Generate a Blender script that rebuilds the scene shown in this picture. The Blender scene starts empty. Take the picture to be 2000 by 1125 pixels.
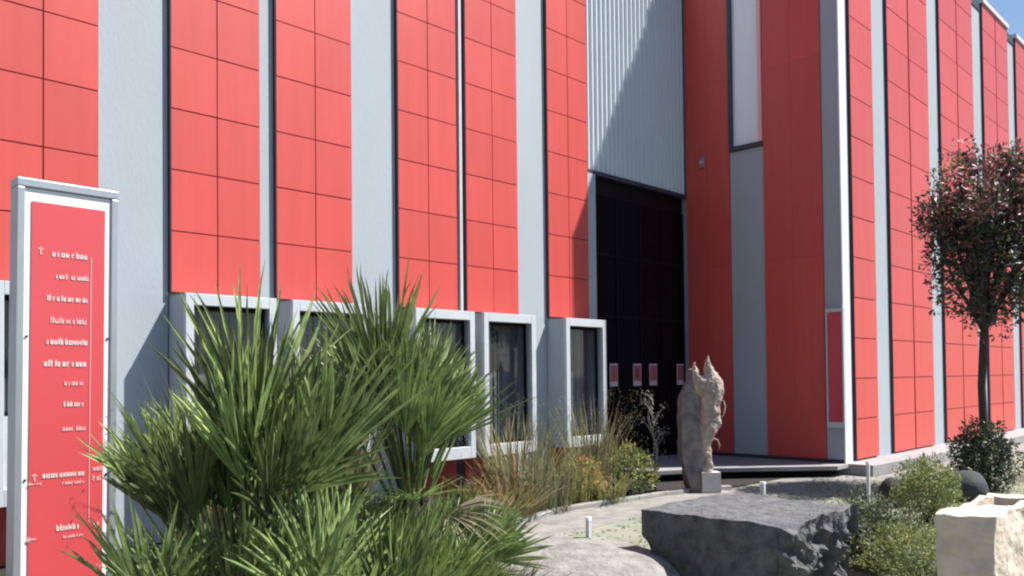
import bpy, bmesh, math, random
from mathutils import Vector, Matrix, noise

SC = bpy.context.scene
COL = SC.collection
rnd = random.Random(7)

# ------------------------------------------------------------------ camera, sky, sun, exposure
HEAD = math.radians(44.0)
PITCH = math.radians(1.15)
ROLL = math.radians(0.6)
cf = Vector((math.cos(HEAD), math.sin(HEAD), 0))
cr = Vector((math.sin(HEAD), -math.cos(HEAD), 0))
cz = Vector((0, 0, 1))
fw = cf * math.cos(PITCH) + cz * math.sin(PITCH)
u0 = -cf * math.sin(PITCH) + cz * math.cos(PITCH)
up = u0 * math.cos(ROLL) + cr * math.sin(ROLL)
rt = cr * math.cos(ROLL) - u0 * math.sin(ROLL)
cam = bpy.data.cameras.new('camera')
cam.sensor_width = 36.0
cam.lens = 36.0 * 1650 / 2000
cam.shift_y = 139.5 / 2000
cam.clip_end = 2000
co = bpy.data.objects.new('camera', cam)
M = Matrix((rt, up, -fw)).transposed().to_4x4()
M.translation = Vector((0, 0, 1.6))
co.matrix_world = M
COL.objects.link(co)
SC.camera = co

SUN = Vector((3.28, -2.77, 6.23)).normalized()        # towards the sun
world = bpy.data.worlds.new('World')
SC.world = world
world.use_nodes = True
wn = world.node_tree.nodes
sky = wn.new('ShaderNodeTexSky')
sky.sky_type = 'NISHITA'
sky.sun_disc = False
sky.sun_elevation = math.asin(SUN.z)
sky.sun_rotation = math.atan2(SUN.x, SUN.y)
sky.air_density = 1.0
sky.dust_density = 0.3
sky.ozone_density = 2.0
bg = wn['Background']
bg.inputs[1].default_value = 0.068
world.node_tree.links.new(sky.outputs[0], bg.inputs[0])

sl = bpy.data.lights.new('sun', 'SUN')
sl.energy = 5.0
sl.angle = math.radians(0.55)
sl.color = (1.0, 0.965, 0.915)
so = bpy.data.objects.new('sun', sl)
so.rotation_euler = SUN.to_track_quat('Z', 'Y').to_euler()
so.location = (20, -20, 40)
COL.objects.link(so)

SC.view_settings.view_transform = 'Standard'
SC.view_settings.look = 'None'
SC.view_settings.gamma = 1
SC.view_settings.use_curve_mapping = False
SC.view_settings.exposure = 1.08
SC.render.engine = 'CYCLES'
SC.cycles.filter_width = 2.2
SC.cycles.max_bounces = 6

# ------------------------------------------------------------------ materials
def mat(name, col, rough=.6, var=0.0, scale=4.0, col2=None, bump=0.0, bscale=None, spec=.5, metal=0.0,
        objrand=0.0, trans=0.0, stretch=None, detail=6.0, coat=0.0):
    m = bpy.data.materials.new(name)
    m.use_nodes = True
    nt = m.node_tree
    N, L = nt.nodes, nt.links
    b = N['Principled BSDF']
    b.inputs['Roughness'].default_value = rough
    b.inputs['Specular IOR Level'].default_value = spec
    b.inputs['Metallic'].default_value = metal
    b.inputs['Coat Weight'].default_value = coat
    tc = N.new('ShaderNodeTexCoord')
    src = tc.outputs['Object']
    geo = N.new('ShaderNodeNewGeometry')
    src = geo.outputs['Position']
    if stretch:
        mp = N.new('ShaderNodeMapping')
        mp.inputs['Scale'].default_value = stretch
        L.new(src, mp.inputs['Vector'])
        src = mp.outputs[0]
    c2 = col2 if col2 else tuple(c * (1 - var) for c in col)
    nz = N.new('ShaderNodeTexNoise')
    nz.inputs['Scale'].default_value = scale
    nz.inputs['Detail'].default_value = detail
    nz.inputs['Roughness'].default_value = .62
    L.new(src, nz.inputs['Vector'])
    rp = N.new('ShaderNodeMapRange')
    rp.inputs[1].default_value = .32
    rp.inputs[2].default_value = .68
    L.new(nz.outputs[0], rp.inputs[0])
    mx = N.new('ShaderNodeMix')
    mx.data_type = 'RGBA'
    mx.inputs[6].default_value = (*col, 1)
    mx.inputs[7].default_value = (*c2, 1)
    L.new(rp.outputs[0], mx.inputs[0])
    out = mx.outputs[2]
    if objrand > 0:
        oi = N.new('ShaderNodeObjectInfo')
        mr = N.new('ShaderNodeMapRange')
        mr.inputs[3].default_value = 1 - objrand
        mr.inputs[4].default_value = 1 + objrand
        L.new(oi.outputs['Random'], mr.inputs[0])
        hv = N.new('ShaderNodeHueSaturation')
        L.new(mr.outputs[0], hv.inputs['Value'])
        L.new(out, hv.inputs['Color'])
        out = hv.outputs[0]
    L.new(out, b.inputs['Base Color'])
    if bump > 0:
        n2 = N.new('ShaderNodeTexNoise')
        n2.inputs['Scale'].default_value = bscale or scale * 4
        n2.inputs['Detail'].default_value = 8
        L.new(src, n2.inputs['Vector'])
        bp = N.new('ShaderNodeBump')
        bp.inputs['Strength'].default_value = bump
        bp.inputs['Distance'].default_value = .02
        L.new(n2.outputs[0], bp.inputs['Height'])
        L.new(bp.outputs[0], b.inputs['Normal'])
    if trans > 0:
        t = N.new('ShaderNodeBsdfTranslucent')
        L.new(out, t.inputs['Color'])
        ms = N.new('ShaderNodeMixShader')
        ms.inputs[0].default_value = trans
        L.new(b.outputs[0], ms.inputs[1])
        L.new(t.outputs[0], ms.inputs[2])
        L.new(ms.outputs[0], N['Material Output'].inputs['Surface'])
    return m

RED = mat('red_cladding', (.565, .071, .058), .46, .11, 5.0, objrand=.045, stretch=(1.6, 1.6, .10), bump=.04, bscale=1.2)
REDWING = RED
REDBACK = mat('dark_red_joint', (.22, .028, .030), .7)
NAVY = mat('navy_shade_and_print', (.040, .034, .055), .6)  # shade of the strip sides put into the colour; also joint and print
GREY = mat('grey_render', (.345, .385, .42), .72, .07, .8, bump=.12, bscale=60, stretch=(1, 1, .5))
PILLAR = mat('pillar_render', (.345, .385, .42), .72, .09, .7, bump=.10, bscale=50, stretch=(1, 1, .4))
WHITE = mat('white_frame_paint', (.50, .525, .555), .5, .10, 5, bump=.05)
RIB = mat('ribbed_metal', (.55, .60, .63), .45, .06, .8)
GLASS = mat('dark_window_glass', (.030, .033, .040), .12, .3, 1.5, spec=.5)
nt = GLASS.node_tree
tr_ = nt.nodes.new('ShaderNodeBsdfTransparent')
tr_.inputs[0].default_value = (.80, .83, .86, 1)
gl_ = nt.nodes.new('ShaderNodeBsdfGlossy')
gl_.inputs['Roughness'].default_value = .03
fr_ = nt.nodes.new('ShaderNodeFresnel')
fr_.inputs[0].default_value = 1.55
mg_ = nt.nodes.new('ShaderNodeMixShader')
gm_ = nt.nodes.new('ShaderNodeNewGeometry')
iv_ = nt.nodes.new('ShaderNodeMath'); iv_.operation = 'SUBTRACT'; iv_.inputs[0].default_value = 1.0
ml_ = nt.nodes.new('ShaderNodeMath'); ml_.operation = 'MULTIPLY'
nt.links.new(gm_.outputs['Backfacing'], iv_.inputs[1])
nt.links.new(fr_.outputs[0], ml_.inputs[0])
nt.links.new(iv_.outputs[0], ml_.inputs[1])
nt.links.new(ml_.outputs[0], mg_.inputs[0])
nt.links.new(tr_.outputs[0], mg_.inputs[1])
nt.links.new(gl_.outputs[0], mg_.inputs[2])
nt.links.new(mg_.outputs[0], nt.nodes['Material Output'].inputs['Surface'])
BLIND = mat('grey_blind', (.22, .225, .24), .8, .2, 6, objrand=.25)
BLACKG = mat('entrance_glass', (.006, .006, .008), .22, .3, 1.0, spec=.06)
BLACK = mat('black_metal', (.005, .005, .006), .5, spec=.12)
DARKIN = mat('dark_interior', (.03, .03, .032), .9)
SKYPANE = mat('pane_sky_reflection', (.74, .80, .86), .25, .05, 2, stretch=(6, 6, .2))  # pale colour stands for sky reflected in the slot window
ROOF = mat('roof_felt', (.2, .2, .21), .9, .3, 2)
COPING = mat('pale_coping', (.62, .58, .63), .5)
DARKCOP = mat('dark_coping_and_shade', (.03, .035, .055), .5)  # shadow at the recess tops put into the colour; also trim and frames
PLAZA = mat('plaza_concrete', (.30, .285, .285), .85, .28, 2.5, bump=.15, bscale=40)
PATH = mat('path_concrete', (.27, .255, .235), .9, .42, 5.0, bump=.5, bscale=70)
KERB = mat('kerb_concrete', (.30, .29, .27), .9, .3, 6, bump=.2, bscale=60)
SOIL = mat('dark_mulch', (.022, .019, .016), .95, .5, 18, bump=.8, bscale=60)
DARKGROUND = mat('low_bounce_ground', (.055, .056, .058), .9, .3, 3, bump=.3, bscale=80)  # dark ground added, mostly unseen, to cut light bounced onto the side wall
GRAVEL = mat('pale_gravel', (.27, .275, .22), .95, .35, 2.6, col2=(.15, .165, .105), bump=.5, bscale=60)
BASALT = mat('dark_basalt', (.145, .145, .148), .92, .45, 11, col2=(.055, .055, .060), bump=1.0, bscale=45)
BOULDER = mat('grey_boulder', (.045, .05, .053), .9, .3, 5, bump=.5, bscale=25)
PALEROCK = mat('pale_flat_rock', (.27, .26, .24), .95, .4, 9, col2=(.14, .135, .125), bump=.8, bscale=30)
LIME = mat('pale_limestone', (.68, .57, .46), .9, .3, 4, col2=(.44, .35, .28), bump=.5, bscale=25)
STONE = mat('carved_stone', (.44, .36, .305), .9, .4, 9, col2=(.20, .17, .155), bump=.7, bscale=40)
SLAB = mat('rough_dark_stone', (.23, .20, .19), .9, .5, 8, col2=(.09, .08, .08), bump=.9, bscale=30)
BARK = mat('bark', (.06, .05, .045), .9, .5, 12, bump=.6)
PALMBARK = mat('palm_fibre', (.07, .05, .035), .95, .5, 20, bump=.8)
PALM = mat('palm_leaf', (.255, .325, .115), .44, .3, 9, col2=(.062, .105, .030), objrand=.65, trans=.24, spec=.4)
PALMY = mat('young_palm_leaf', (.30, .38, .11), .38, .3, 9, col2=(.13, .20, .055), objrand=.2, trans=.30)
STRAW = mat('dry_grass', (.32, .27, .16), .8, .3, 9, objrand=.2, trans=.3)
OLIVE = mat('olive_grass', (.23, .235, .095), .7, .3, 9, objrand=.2, trans=.3)
RUST = mat('rusty_foliage', (.50, .27, .10), .8, .3, 9, objrand=.1, trans=.3)
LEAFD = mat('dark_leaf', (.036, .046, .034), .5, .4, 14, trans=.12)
LEAFG = mat('green_leaf', (.13, .185, .06), .5, .4, 14, trans=.3)
LEAFY = mat('yellow_green_leaf', (.38, .40, .11), .6, .35, 12, trans=.3)
LEAFGREY = mat('grey_green_leaf', (.23, .26, .15), .7, .35, 12, trans=.25)
LEAFRED = mat('red_new_leaf', (.30, .12, .12), .45, .4, 14, trans=.25)
SIGNRED = mat('sign_red', (.60, .076, .085), .38, .05, 2)
SIGNW = mat('sign_white', (.80, .80, .80), .4)
ALU = mat('sign_aluminium', (.40, .43, .45), .4, .1, 6, metal=.5)
INK = mat('white_lettering', (.76, .58, .56), .5)
INKF = mat('faded_lettering', (.78, .45, .43), .5)
NOTR = mat('notice_red', (.42, .10, .13), .6, .3, 30)
NOTW = mat('notice_paper', (.50, .42, .44), .6)
PETAL = mat('white_petal', (.85, .84, .8), .6, trans=.2)

# ------------------------------------------------------------------ builders
WLOC = {}

class MB:
    """collects shapes in world coordinates; build() links them as one mesh object"""
    def __init__(s):
        s.v, s.f, s.m = [], [], []
    def add(s, vs, fs, mi=0):
        n = len(s.v)
        s.v += [tuple(v) for v in vs]
        s.f += [tuple(i + n for i in f) for f in fs]
        s.m += [mi] * len(fs)
        return s
    def box(s, x0, x1, y0, y1, z0, z1, mi=0):
        vs = [(x, y, z) for z in (z0, z1) for y in (y0, y1) for x in (x0, x1)]
        return s.add(vs, [(0, 2, 3, 1), (4, 5, 7, 6), (0, 1, 5, 4), (2, 6, 7, 3), (0, 4, 6, 2), (1, 3, 7, 5)], mi)
    def poly(s, pts, z0, z1, mi=0):
        n = len(pts)
        vs = [(p[0], p[1], z0) for p in pts] + [(p[0], p[1], z1) for p in pts]
        fs = [tuple(range(n - 1, -1, -1)), tuple(range(n, 2 * n))]
        fs += [(i, (i + 1) % n, n + (i + 1) % n, n + i) for i in range(n)]
        return s.add(vs, fs, mi)
    def tube(s, pts, rad, seg=8, mi=0, cap=True):
        pts = [Vector(p) for p in pts]
        if not hasattr(rad, '__len__'):
            rad = [rad] * len(pts)
        vs, fs = [], []
        side = Vector((1, 0.2, 0.1))
        for i, p in enumerate(pts):
            t = (pts[min(i + 1, len(pts) - 1)] - pts[max(i - 1, 0)]).normalized()
            a = (side - t * side.dot(t))
            if a.length < .05:
                a = Vector((0, 1, .3)) - t * Vector((0, 1, .3)).dot(t)
            a.normalize()
            side = a
            b = t.cross(a)
            for k in range(seg):
                q = 2 * math.pi * k / seg
                vs.append(p + (a * math.cos(q) + b * math.sin(q)) * rad[i])
        for i in range(len(pts) - 1):
            for k in range(seg):
                k2 = (k + 1) % seg
                fs.append((i * seg + k, i * seg + k2, (i + 1) * seg + k2, (i + 1) * seg + k))
        if cap:
            fs.append(tuple(range(seg - 1, -1, -1)))
            e = (len(pts) - 1) * seg
            fs.append(tuple(range(e, e + seg)))
        return s.add(vs, fs, mi)
    def build(s, name, m, parent=None, origin=None, smooth=False):
        if origin is None:
            xs = [v[0] for v in s.v]; ys = [v[1] for v in s.v]; zs = [v[2] for v in s.v]
            origin = Vector(((min(xs) + max(xs)) / 2, (min(ys) + max(ys)) / 2, min(zs)))
        origin = Vector(origin)
        me = bpy.data.meshes.new(name)
        me.from_pydata([tuple(Vector(v) - origin) for v in s.v], [], s.f)
        ms = m if isinstance(m, (list, tuple)) else [m]
        for q in ms:
            me.materials.append(q)
        if len(ms) > 1:
            me.polygons.foreach_set('material_index', s.m)
        if smooth:
            me.polygons.foreach_set('use_smooth', [True] * len(me.polygons))
        me.update()
        return link(name, me, parent, origin)

def link(name, data, parent, wl):
    o = bpy.data.objects.new(name, data)
    COL.objects.link(o)
    wl = Vector(wl)
    WLOC[o] = wl
    if parent is not None:
        o.parent = parent
        o.location = wl - WLOC[parent]
    else:
        o.location = wl
    return o

def empty(name, loc, label, cat, group=None):
    o = link(name, None, None, loc)
    o.empty_display_size = .2
    return tag(o, label, cat, group)

def tag(o, label, cat, group=None):
    o['label'] = label
    o['category'] = cat
    if group:
        o['group'] = group
    return o

def structure(o):
    o['kind'] = 'structure'
    return o

def bevel(o, w=.01, seg=2):
    b = o.modifiers.new('edge', 'BEVEL')
    b.width = w
    b.segments = seg
    b.limit_method = 'ANGLE'
    return o

# ------------------------------------------------------------------ ground, path, beds, plaza
g = MB()
g.add([(-600, -600, 0), (700, -600, 0), (700, 700, 0), (-600, 700, 0)], [(0, 1, 2, 3)])
structure(g.build('ground', DARKGROUND, origin=(0, 0, 0)))
gb = MB()
gb.add([(x, y, .002) for x, y in [(-2, 1.2), (4.2, .3), (36, -1.5), (36, 6), (13, 6.5), (-2, 6.5)]], [tuple(range(6))])
structure(gb.build('gravel_bed', GRAVEL, origin=(8, 3, .002)))
# concrete path that runs along the planting bed and on to the plaza
pth = MB()
path_pts = [(-8, 4.6), (2, 5.2), (5.2, 5.3), (7.2, 5.6), (8.6, 5.55), (9.9, 5.35), (11.5, 5.25), (13.2, 4.75), (20, 4.2), (34, 3.6),
            (34, 5.4), (13.3, 5.4), (12.3, 5.95), (10.6, 5.95), (10.1, 6.2), (9.45, 6.33), (8.4, 6.42), (7.5, 6.5), (6.35, 6.2), (5, 6.05), (-8, 5.8)]
pth.add([(x, y, .004) for x, y in path_pts], [tuple(range(len(path_pts)))])
structure(pth.build('path', PATH, origin=(5, 5.5, .004)))
bed = MB()
bed_pts = [(-8, 5.9), (5, 6.15), (6.35, 6.3), (7.5, 6.58), (8.4, 6.5), (9.45, 6.41), (10.1, 6.27), (10.65, 6.03), (12.25, 6.0), (12.9, 5.55), (12.9, 7.5), (10.4, 8.28), (-8, 8.28)]
bed.add([(x, y, .008) for x, y in bed_pts], [tuple(range(len(bed_pts)))])
structure(bed.build('planting_bed', SOIL, origin=(5, 7, .008)))
# kerb: single stones along the edge of the bed
kerb = empty('kerb_line', (7, 6.3, 0), 'low pale concrete kerb edging the dark planting bed below the building', 'kerb')
kp = [Vector((x, y, 0)) for x, y in [(1.5, 6.05), (5, 6.12), (6.35, 6.25), (7.5, 6.55), (8.4, 6.47), (9.45, 6.38), (10.1, 6.24), (10.55, 6.0)]]
for a, b in zip(kp[:-1], kp[1:]):
    n = max(1, round((b - a).length / .7))
    for k in range(n):
        p, q = a.lerp(b, k / n), a.lerp(b, (k + 1) / n)
        d = (q - p).normalized()
        s = Vector((-d.y, d.x, 0)) * .05
        p2, q2 = p + d * .004, q - d * .004
        bevel(MB().poly([p2 - s, q2 - s, q2 + s, p2 + s], 0, .055 + rnd.uniform(-.004, .004)).build('kerb_stone', KERB, kerb), .008)
# raised plaza in front of the entrance and along the wing
lnd = MB()
lnd.poly([(10.42, 7.2), (11.35, 6.72), (12.15, 6.0), (12.75, 5.42), (13.16, 5.42), (13.16, 8.9), (10.42, 8.9)], .115, .18)
structure(bevel(lnd.build('entrance_landing', PLAZA, origin=(12, 7, .115)), .006))
lnd = MB()
lnd.poly([(10.6, 7.45), (11.5, 6.98), (12.35, 6.22), (12.95, 5.62), (13.15, 5.62), (13.15, 8.8), (10.6, 8.8)], 0, .114)
structure(lnd.build('landing_foundation', SOIL, origin=(12, 7, 0)))
plz = MB()
plz.poly([(13.165, 5.05), (15, 4.95), (36, 4.75), (36, 5.6), (13.165, 5.6)], 0, .18)
structure(bevel(plz.build('wing_pavement', PLAZA, origin=(20, 5.2, 0)), .012))

# ------------------------------------------------------------------ the building
HALL = empty('exhibition_hall', (12, 8.4, 0), 'large hall clad in red panels and grey pillars with a tall dark entrance', 'building')
ROW = .613
YF, YB = 8.22, 8.272                 # front of the red cladding, face of the grey pillars (left block)
XW, YW = 13.13, 5.45                # corner of the projecting wing
HT = 9.96

# main bodies
w = MB()
w.box(-10, 10.36, 8.345, 20, 0, HT - .1)
w.box(10.36, 13.2, 8.43, 20, 4.78, HT - .1)
w.build('wall', GREY, HALL)
w = MB()
w.box(13.20, 36, 5.62, 20, 0, HT - .12)
w.build('wall', GREY, HALL)
MB().box(-10, 13.12, 8.30, 20.1, HT - .1, HT + .05).build('roof', ROOF, HALL)
MB().box(13.20, 36, 5.60, 20.1, HT - .12, HT - .02).build('roof', ROOF, HALL)

PANELS = {}
def panel_mesh(wd, h, axis):
    key = (round(wd, 3), round(h, 3), axis)
    if key not in PANELS:
        t = .016
        b = MB()
        if axis == 'y':
            b.box(-wd / 2, wd / 2, -t, 0, -h / 2, h / 2)
        else:
            b.box(-t, 0, -wd / 2, wd / 2, -h / 2, h / 2)
        me = bpy.data.meshes.new('panel')
        me.from_pydata(b.v, [], b.f)
        me.materials.append(RED)
        PANELS[key] = me
    return PANELS[key]

def red_strip(x0, x1, cols, yf, yb, z0, ztop, zind, row=ROW, gap=.013, seam=None):
    """cladding strip facing -Y: dark backing, single panels up to zind, joined above it"""
    s = MB().box(x0 + .002, x1 - .002, yf + .016, yb + .03, z0, ztop).build('cladding_strip', [REDBACK], HALL)
    # left return of the strip, its shade put into a dark colour
    MB().box(x0 - .004, x0 + .002, yf + .004, yb, z0, ztop).build('shade_side', NAVY, s)
    cw = (x1 - x0) / cols
    z = z0
    up_ = MB()
    while z < ztop - .02:
        h = min(row, ztop - z)
        for c in range(cols):
            a = x0 + c * cw
            gl = gap / 2
            if seam is not None and c == seam:
                gl = .03
            gr = .03 if (seam is not None and c == seam - 1) else gap / 2
            wd, hh = cw - gl - gr, h - gap
            cx = a + gl + wd / 2
            if z < zind:
                p = link('panel', panel_mesh(wd, hh, 'y'), s, (cx, yf + .016 + rnd.uniform(-.0015, .0015), z + h / 2))
                p.rotation_euler = (rnd.uniform(-.002, .002), 0, rnd.uniform(-.003, .003))
            else:
                up_.box(a + gl, a + cw - gr, yf, yf + .016, z + gap / 2, z + h - gap / 2)
        z += h
    if up_.v:
        o = up_.build('panel', RED, s)
        o['kind'] = 'stuff'
    return s

Z0 = 2.47
strips = [(-.90, .12, 2), (2.03, 2.985, 2), (3.665, 4.645, 2), (4.835, 5.835, 2), (6.52, 7.50, 2), (7.665, 8.665, 2), (9.315, 10.255, 2)]
for i, (a, b, c) in enumerate(strips):
    red_strip(a, b, c, YF, YB, Z0, HT + .1, 6.9 if i > 0 else 2.0)
# grey pillars between the strips
for a, b in [(.12, 2.03), (2.985, 3.665), (5.835, 6.52), (8.665, 9.315)]:
    bevel(MB().box(a + .003, b - .006, YB, 8.36, 0, HT + .06).build('pillar', PILLAR, HALL), .006)
for a, b in [(4.645, 4.835)]:
    MB().box(a + .003, b - .006, YB, 8.36, 0, HT + .06).build('pillar', PILLAR, HALL)
# slim double joint with a pale fin between two strips
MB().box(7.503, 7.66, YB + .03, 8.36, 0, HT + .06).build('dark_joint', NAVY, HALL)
MB().box(7.560, 7.605, YF + .01, YB + .029, Z0, HT + .06).build('pale_fin', WHITE, HALL)
# lower wall below the strips: dark red socle under the window boxes
for i, (a, b, c) in enumerate(strips):
    MB().box(a, b, 8.28, 8.36, 0, .56).build('socle', RED, HALL)
    MB().box(a, b, 8.335, 8.36, .56, Z0).build('wall_recess', GREY, HALL)

# protruding window boxes
def window_box(x0, x1, lower=False):
    y0, y1, zb, zt = 7.90, 8.33, .56, 2.44
    sd, tp, bt = .085, .115, .15
    yf2 = y0 + .055
    fr = MB()
    fr.box(x0 + .004, x0 + sd - .02, yf2, y1, zb + .004, zt - .004)
    fr.box(x1 - sd + .02, x1 - .004, yf2, y1, zb + .004, zt - .004)
    fr.box(x0 + sd - .02, x1 - sd + .02, yf2, y1, zt - tp + .02, zt - .004)
    fr.box(x0 + sd - .02, x1 - sd + .02, yf2, y1, zb + .004, zb + bt - .02)
    wb = fr.build('window_box', GREY, HALL)
    fr = MB()
    fr.box(x0, x0 + sd, y0, yf2 - .001, zb, zt)
    fr.box(x1 - sd, x1, y0, yf2 - .001, zb, zt)
    fr.box(x0 + sd, x1 - sd, y0, yf2 - .001, zt - tp, zt)
    fr.box(x0 + sd, x1 - sd, y0, yf2 - .001, zb, zb + bt)
    bevel(fr.build('frame', WHITE, wb), .005)
    zz = zb + bt
    if lower:
        zz = 1.31
        MB().box(x0 + sd, x1 - sd, y0 + .02, y0 + .06, zb + bt, zz).build('white_lower_panel', WHITE, wb)
    xm = (x0 + x1) / 2
    yg = y0 + .14
    MB().box(x0 + sd, x1 - sd, yg, yg + .015, zz, zt - tp).build('pane', GLASS, wb)
    sf = MB()
    for a, b in ((x0 + sd, x0 + sd + .03), (x1 - sd - .03, x1 - sd)):
        sf.box(a, b, yg - .03, yg - .002, zz, zt - tp)
    sf.box(x0 + sd + .03, x1 - sd - .03, yg - .03, yg - .002, zt - tp - .04, zt - tp)
    sf.box(x0 + sd + .03, x1 - sd - .03, yg - .03, yg - .002, zz, zz + .03)
    sf.build('sash', BLACK, wb)
    # vertical blind behind the glass
    MB().box(x0 + sd, x1 - sd, 8.29, 8.31, zz, zt - tp).build('dark_backing', BLACK, wb)
    n = 9
    for k in range(n):
        xa = x0 + sd + .02 + (x1 - x0 - 2 * sd - .04) * k / n
        wq = (x1 - x0 - 2 * sd - .04) / n * rnd.uniform(.75, .96)
        dy = rnd.uniform(-.02, .02)
        q = MB()
        q.add([(xa, 8.20 + dy, zz + .03), (xa + wq, 8.20 - dy, zz + .03), (xa + wq, 8.20 - dy, zt - tp - .02), (xa, 8.20 + dy, zt - tp - .02),
               (xa, 8.203 + dy, zz + .03), (xa + wq, 8.203 - dy, zz + .03), (xa + wq, 8.203 - dy, zt - tp - .02), (xa, 8.203 + dy, zt - tp - .02)],
              [(0, 1, 2, 3), (7, 6, 5, 4), (0, 4, 5, 1), (3, 2, 6, 7), (0, 3, 7, 4), (1, 5, 6, 2)])
        q.build('blind_slat', BLIND, wb)
    return wb

for i, (a, b, c) in enumerate(strips[1:]):
    window_box(a, b - .0, lower=(i == 0))

# corrugated wall over the entrance
cg = MB()
x = 10.27
vs, fs = [], []
prof = []
while x < 13.12:
    for dx, dy in ((0, 0), (.060, 0), (.075, -.034), (.100, -.034), (.115, 0)):
        if x + dx < 13.12:
            prof.append((x + dx, 8.31 + dy))
    x += .118
prof.append((13.125, 8.31))
for (px, py) in prof:
    vs += [(px, py, 4.84), (px, py, HT)]
for k in range(len(prof) - 1):
    fs.append((2 * k, 2 * k + 2, 2 * k + 3, 2 * k + 1))
cg.add(vs, fs)
cg.box(10.27, 13.125, 8.345, 8.41, 4.84, HT)
cg.build('corrugated_panel', RIB, HALL)
MB().box(10.27, 13.125, 8.26, 8.42, 4.775, 4.838).build('lintel_trim', DARKCOP, HALL)
MB().box(10.27, 13.125, 8.28, 8.42, HT + .002, HT + .08).build('coping', COPING, HALL)
bevel(MB().box(10.262, 10.47, 8.24, 8.34, 0.181, 4.77).build('jamb', PILLAR, HALL), .006)

# glazed entrance just behind the facade line
YG = 8.36
ENT = MB().box(10.474, 13.125, YG, YG + .04, 4.50, 4.77).build('entrance_screen', BLACK, HALL)
cols = [10.50, 11.155, 11.81, 12.465, 13.12]
for xq in cols:
    MB().box(xq - .025, xq + .025, YG - .012, YG + .06, .181, 4.499).build('mullion', BLACK, ENT)
for k in range(4):
    for zq in (2.55, 3.55):
        MB().box(cols[k] + .026, cols[k + 1] - .026, YG - .008, YG + .05, zq - .028, zq + .028).build('transom', BLACK, ENT)
    for z0, z1 in ((.19, 2.52), (2.58, 3.52), (3.58, 4.498)):
        MB().box(cols[k] + .027, cols[k + 1] - .027, YG + .004, YG + .016, z0, z1).build('glass_door' if z0 < 1 else 'pane', BLACKG, ENT)
for k in (0, 2):
    xq = cols[k + 1]
    for sg in (-1, 1):
        MB().tube([(xq + sg * .1, YG - .04, .95), (xq + sg * .1, YG - .04, 1.30)], .010, 6).build('door_handle', BLACK, ENT)
# dark vestibule behind the glass
v = MB()
v.box(10.40, 13.12, 10.6, 10.65, .19, 4.78)
v.box(10.34, 10.39, 8.45, 10.6, .19, 4.78)
v.box(13.13, 13.18, 8.45, 10.6, .19, 4.78)
v.box(10.40, 13.12, 8.45, 10.6, .10, .18)
v.build('vestibule', DARKIN, HALL)

# side wall of the wing (in shade): red and grey boards facing the entrance
def side_strip(y0, y1, z0, z1, m, name, x=XW, t=.05, nv=2, nz=3):
    s = MB().box(x + .012, x + .10, y0, y1, z0, z1).build(name, REDBACK if m is RED else GREY, HALL)
    for a in range(nv):
        for c in range(nz):
            ya, yb2 = y0 + (y1 - y0) * a / nv, y0 + (y1 - y0) * (a + 1) / nv
            za, zb2 = z0 + (z1 - z0) * c / nz, z0 + (z1 - z0) * (c + 1) / nz
            MB().box(x, x + .012, ya + .0012, yb2 - .0012, za + .0012, zb2 - .0012).build('panel', m, s)
    return s
side_strip(7.39, 8.26, .237, HT, RED, 'side_cladding_strip')
side_strip(5.755, 6.76, .237, HT, RED, 'side_cladding_strip')
side_strip(6.762, 7.388, .237, 5.44, PILLAR, 'grey_strip', x=XW + .02, nv=1, nz=1)
side_strip(5.474, 5.753, .237, HT, PILLAR, 'grey_strip', x=XW + .02, nv=1, nz=1)
MB().box(XW + .01, XW + .1, 5.47, 8.26, .181, .235).build('base_shade_strip', NAVY, HALL)  # dark strip painted in for the shadow gap at the wall foot
# tall slot window in the side wall
sw = MB()
sw.box(XW - .03, XW + .1, 7.33, 7.388, 5.52, HT)
sw.box(XW - .03, XW + .1, 6.762, 7.388, 5.445, 5.52)
sw = sw.build('slot_window', DARKCOP, HALL)
MB().box(XW + .045, XW + .06, 6.83, 7.33, 5.522, HT).build('pane', SKYPANE, sw)
MB().box(XW - .025, XW + .1, 6.765, 6.83, 5.522, HT).build('window_reveal', mat('lit_red_reveal', (.74, .40, .42), .5), sw)  # red reveal, its sunlit look put into a pink colour

# front of the wing
MB().box(XW, 13.40, YW, YW + .022, .181, HT).build('corner_trim', mat('white_corner_trim', (.66, .66, .70), .5, .05), HALL)
wing = [(13.62, 14.56, 2, None), (15.26, 17.38, 4, 2), (18.10, 20.32, 4, 2), (21.12, 23.2, 4, 2), (23.96, 26.1, 4, 2), (26.9, 29.0, 4, 2), (29.8, 31.9, 4, 2), (32.7, 34.8, 4, 2)]
for i, (a, b, c, sm) in enumerate(wing):
    red_strip(a, b, c // 2 if c > 1 else 1, YW + .02, YW + .07, .20, HT, HT if i < 2 else (HT if i < 4 else 0), row=.655, gap=.016,
              seam=(c // 4 if sm else None))
    MB().box(a - .02, b + .02, YW - .02, YW + .2, HT + .001, HT + .10).build('coping', COPING, HALL)
prev = 13.40
for i, (a, b, c, sm) in enumerate(wing):
    MB().box(prev + .003, a - .006, YW + .07, YW + .15, .181, HT - .2).build('pillar', PILLAR, HALL)
    if i:
        MB().box(prev + .022, a - .022, YW + .05, YW + .2, HT - .199, HT - .02).build('dark_coping_and_shade', DARKCOP, HALL)  # dark colour stands for the black shadow closing the recess
    prev = b
# plant room on the far end of the roof
pr = MB().box(27.5, 31.5, 6.0, 9.5, HT - .01, HT + .75).build('roof_plant_room', mat('plant_room_cladding', (.10, .025, .035), .6), HALL)
MB().box(27.4, 31.6, 5.9, 9.6, HT + .752, HT + .84).build('roof', DARKCOP, pr)

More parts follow.
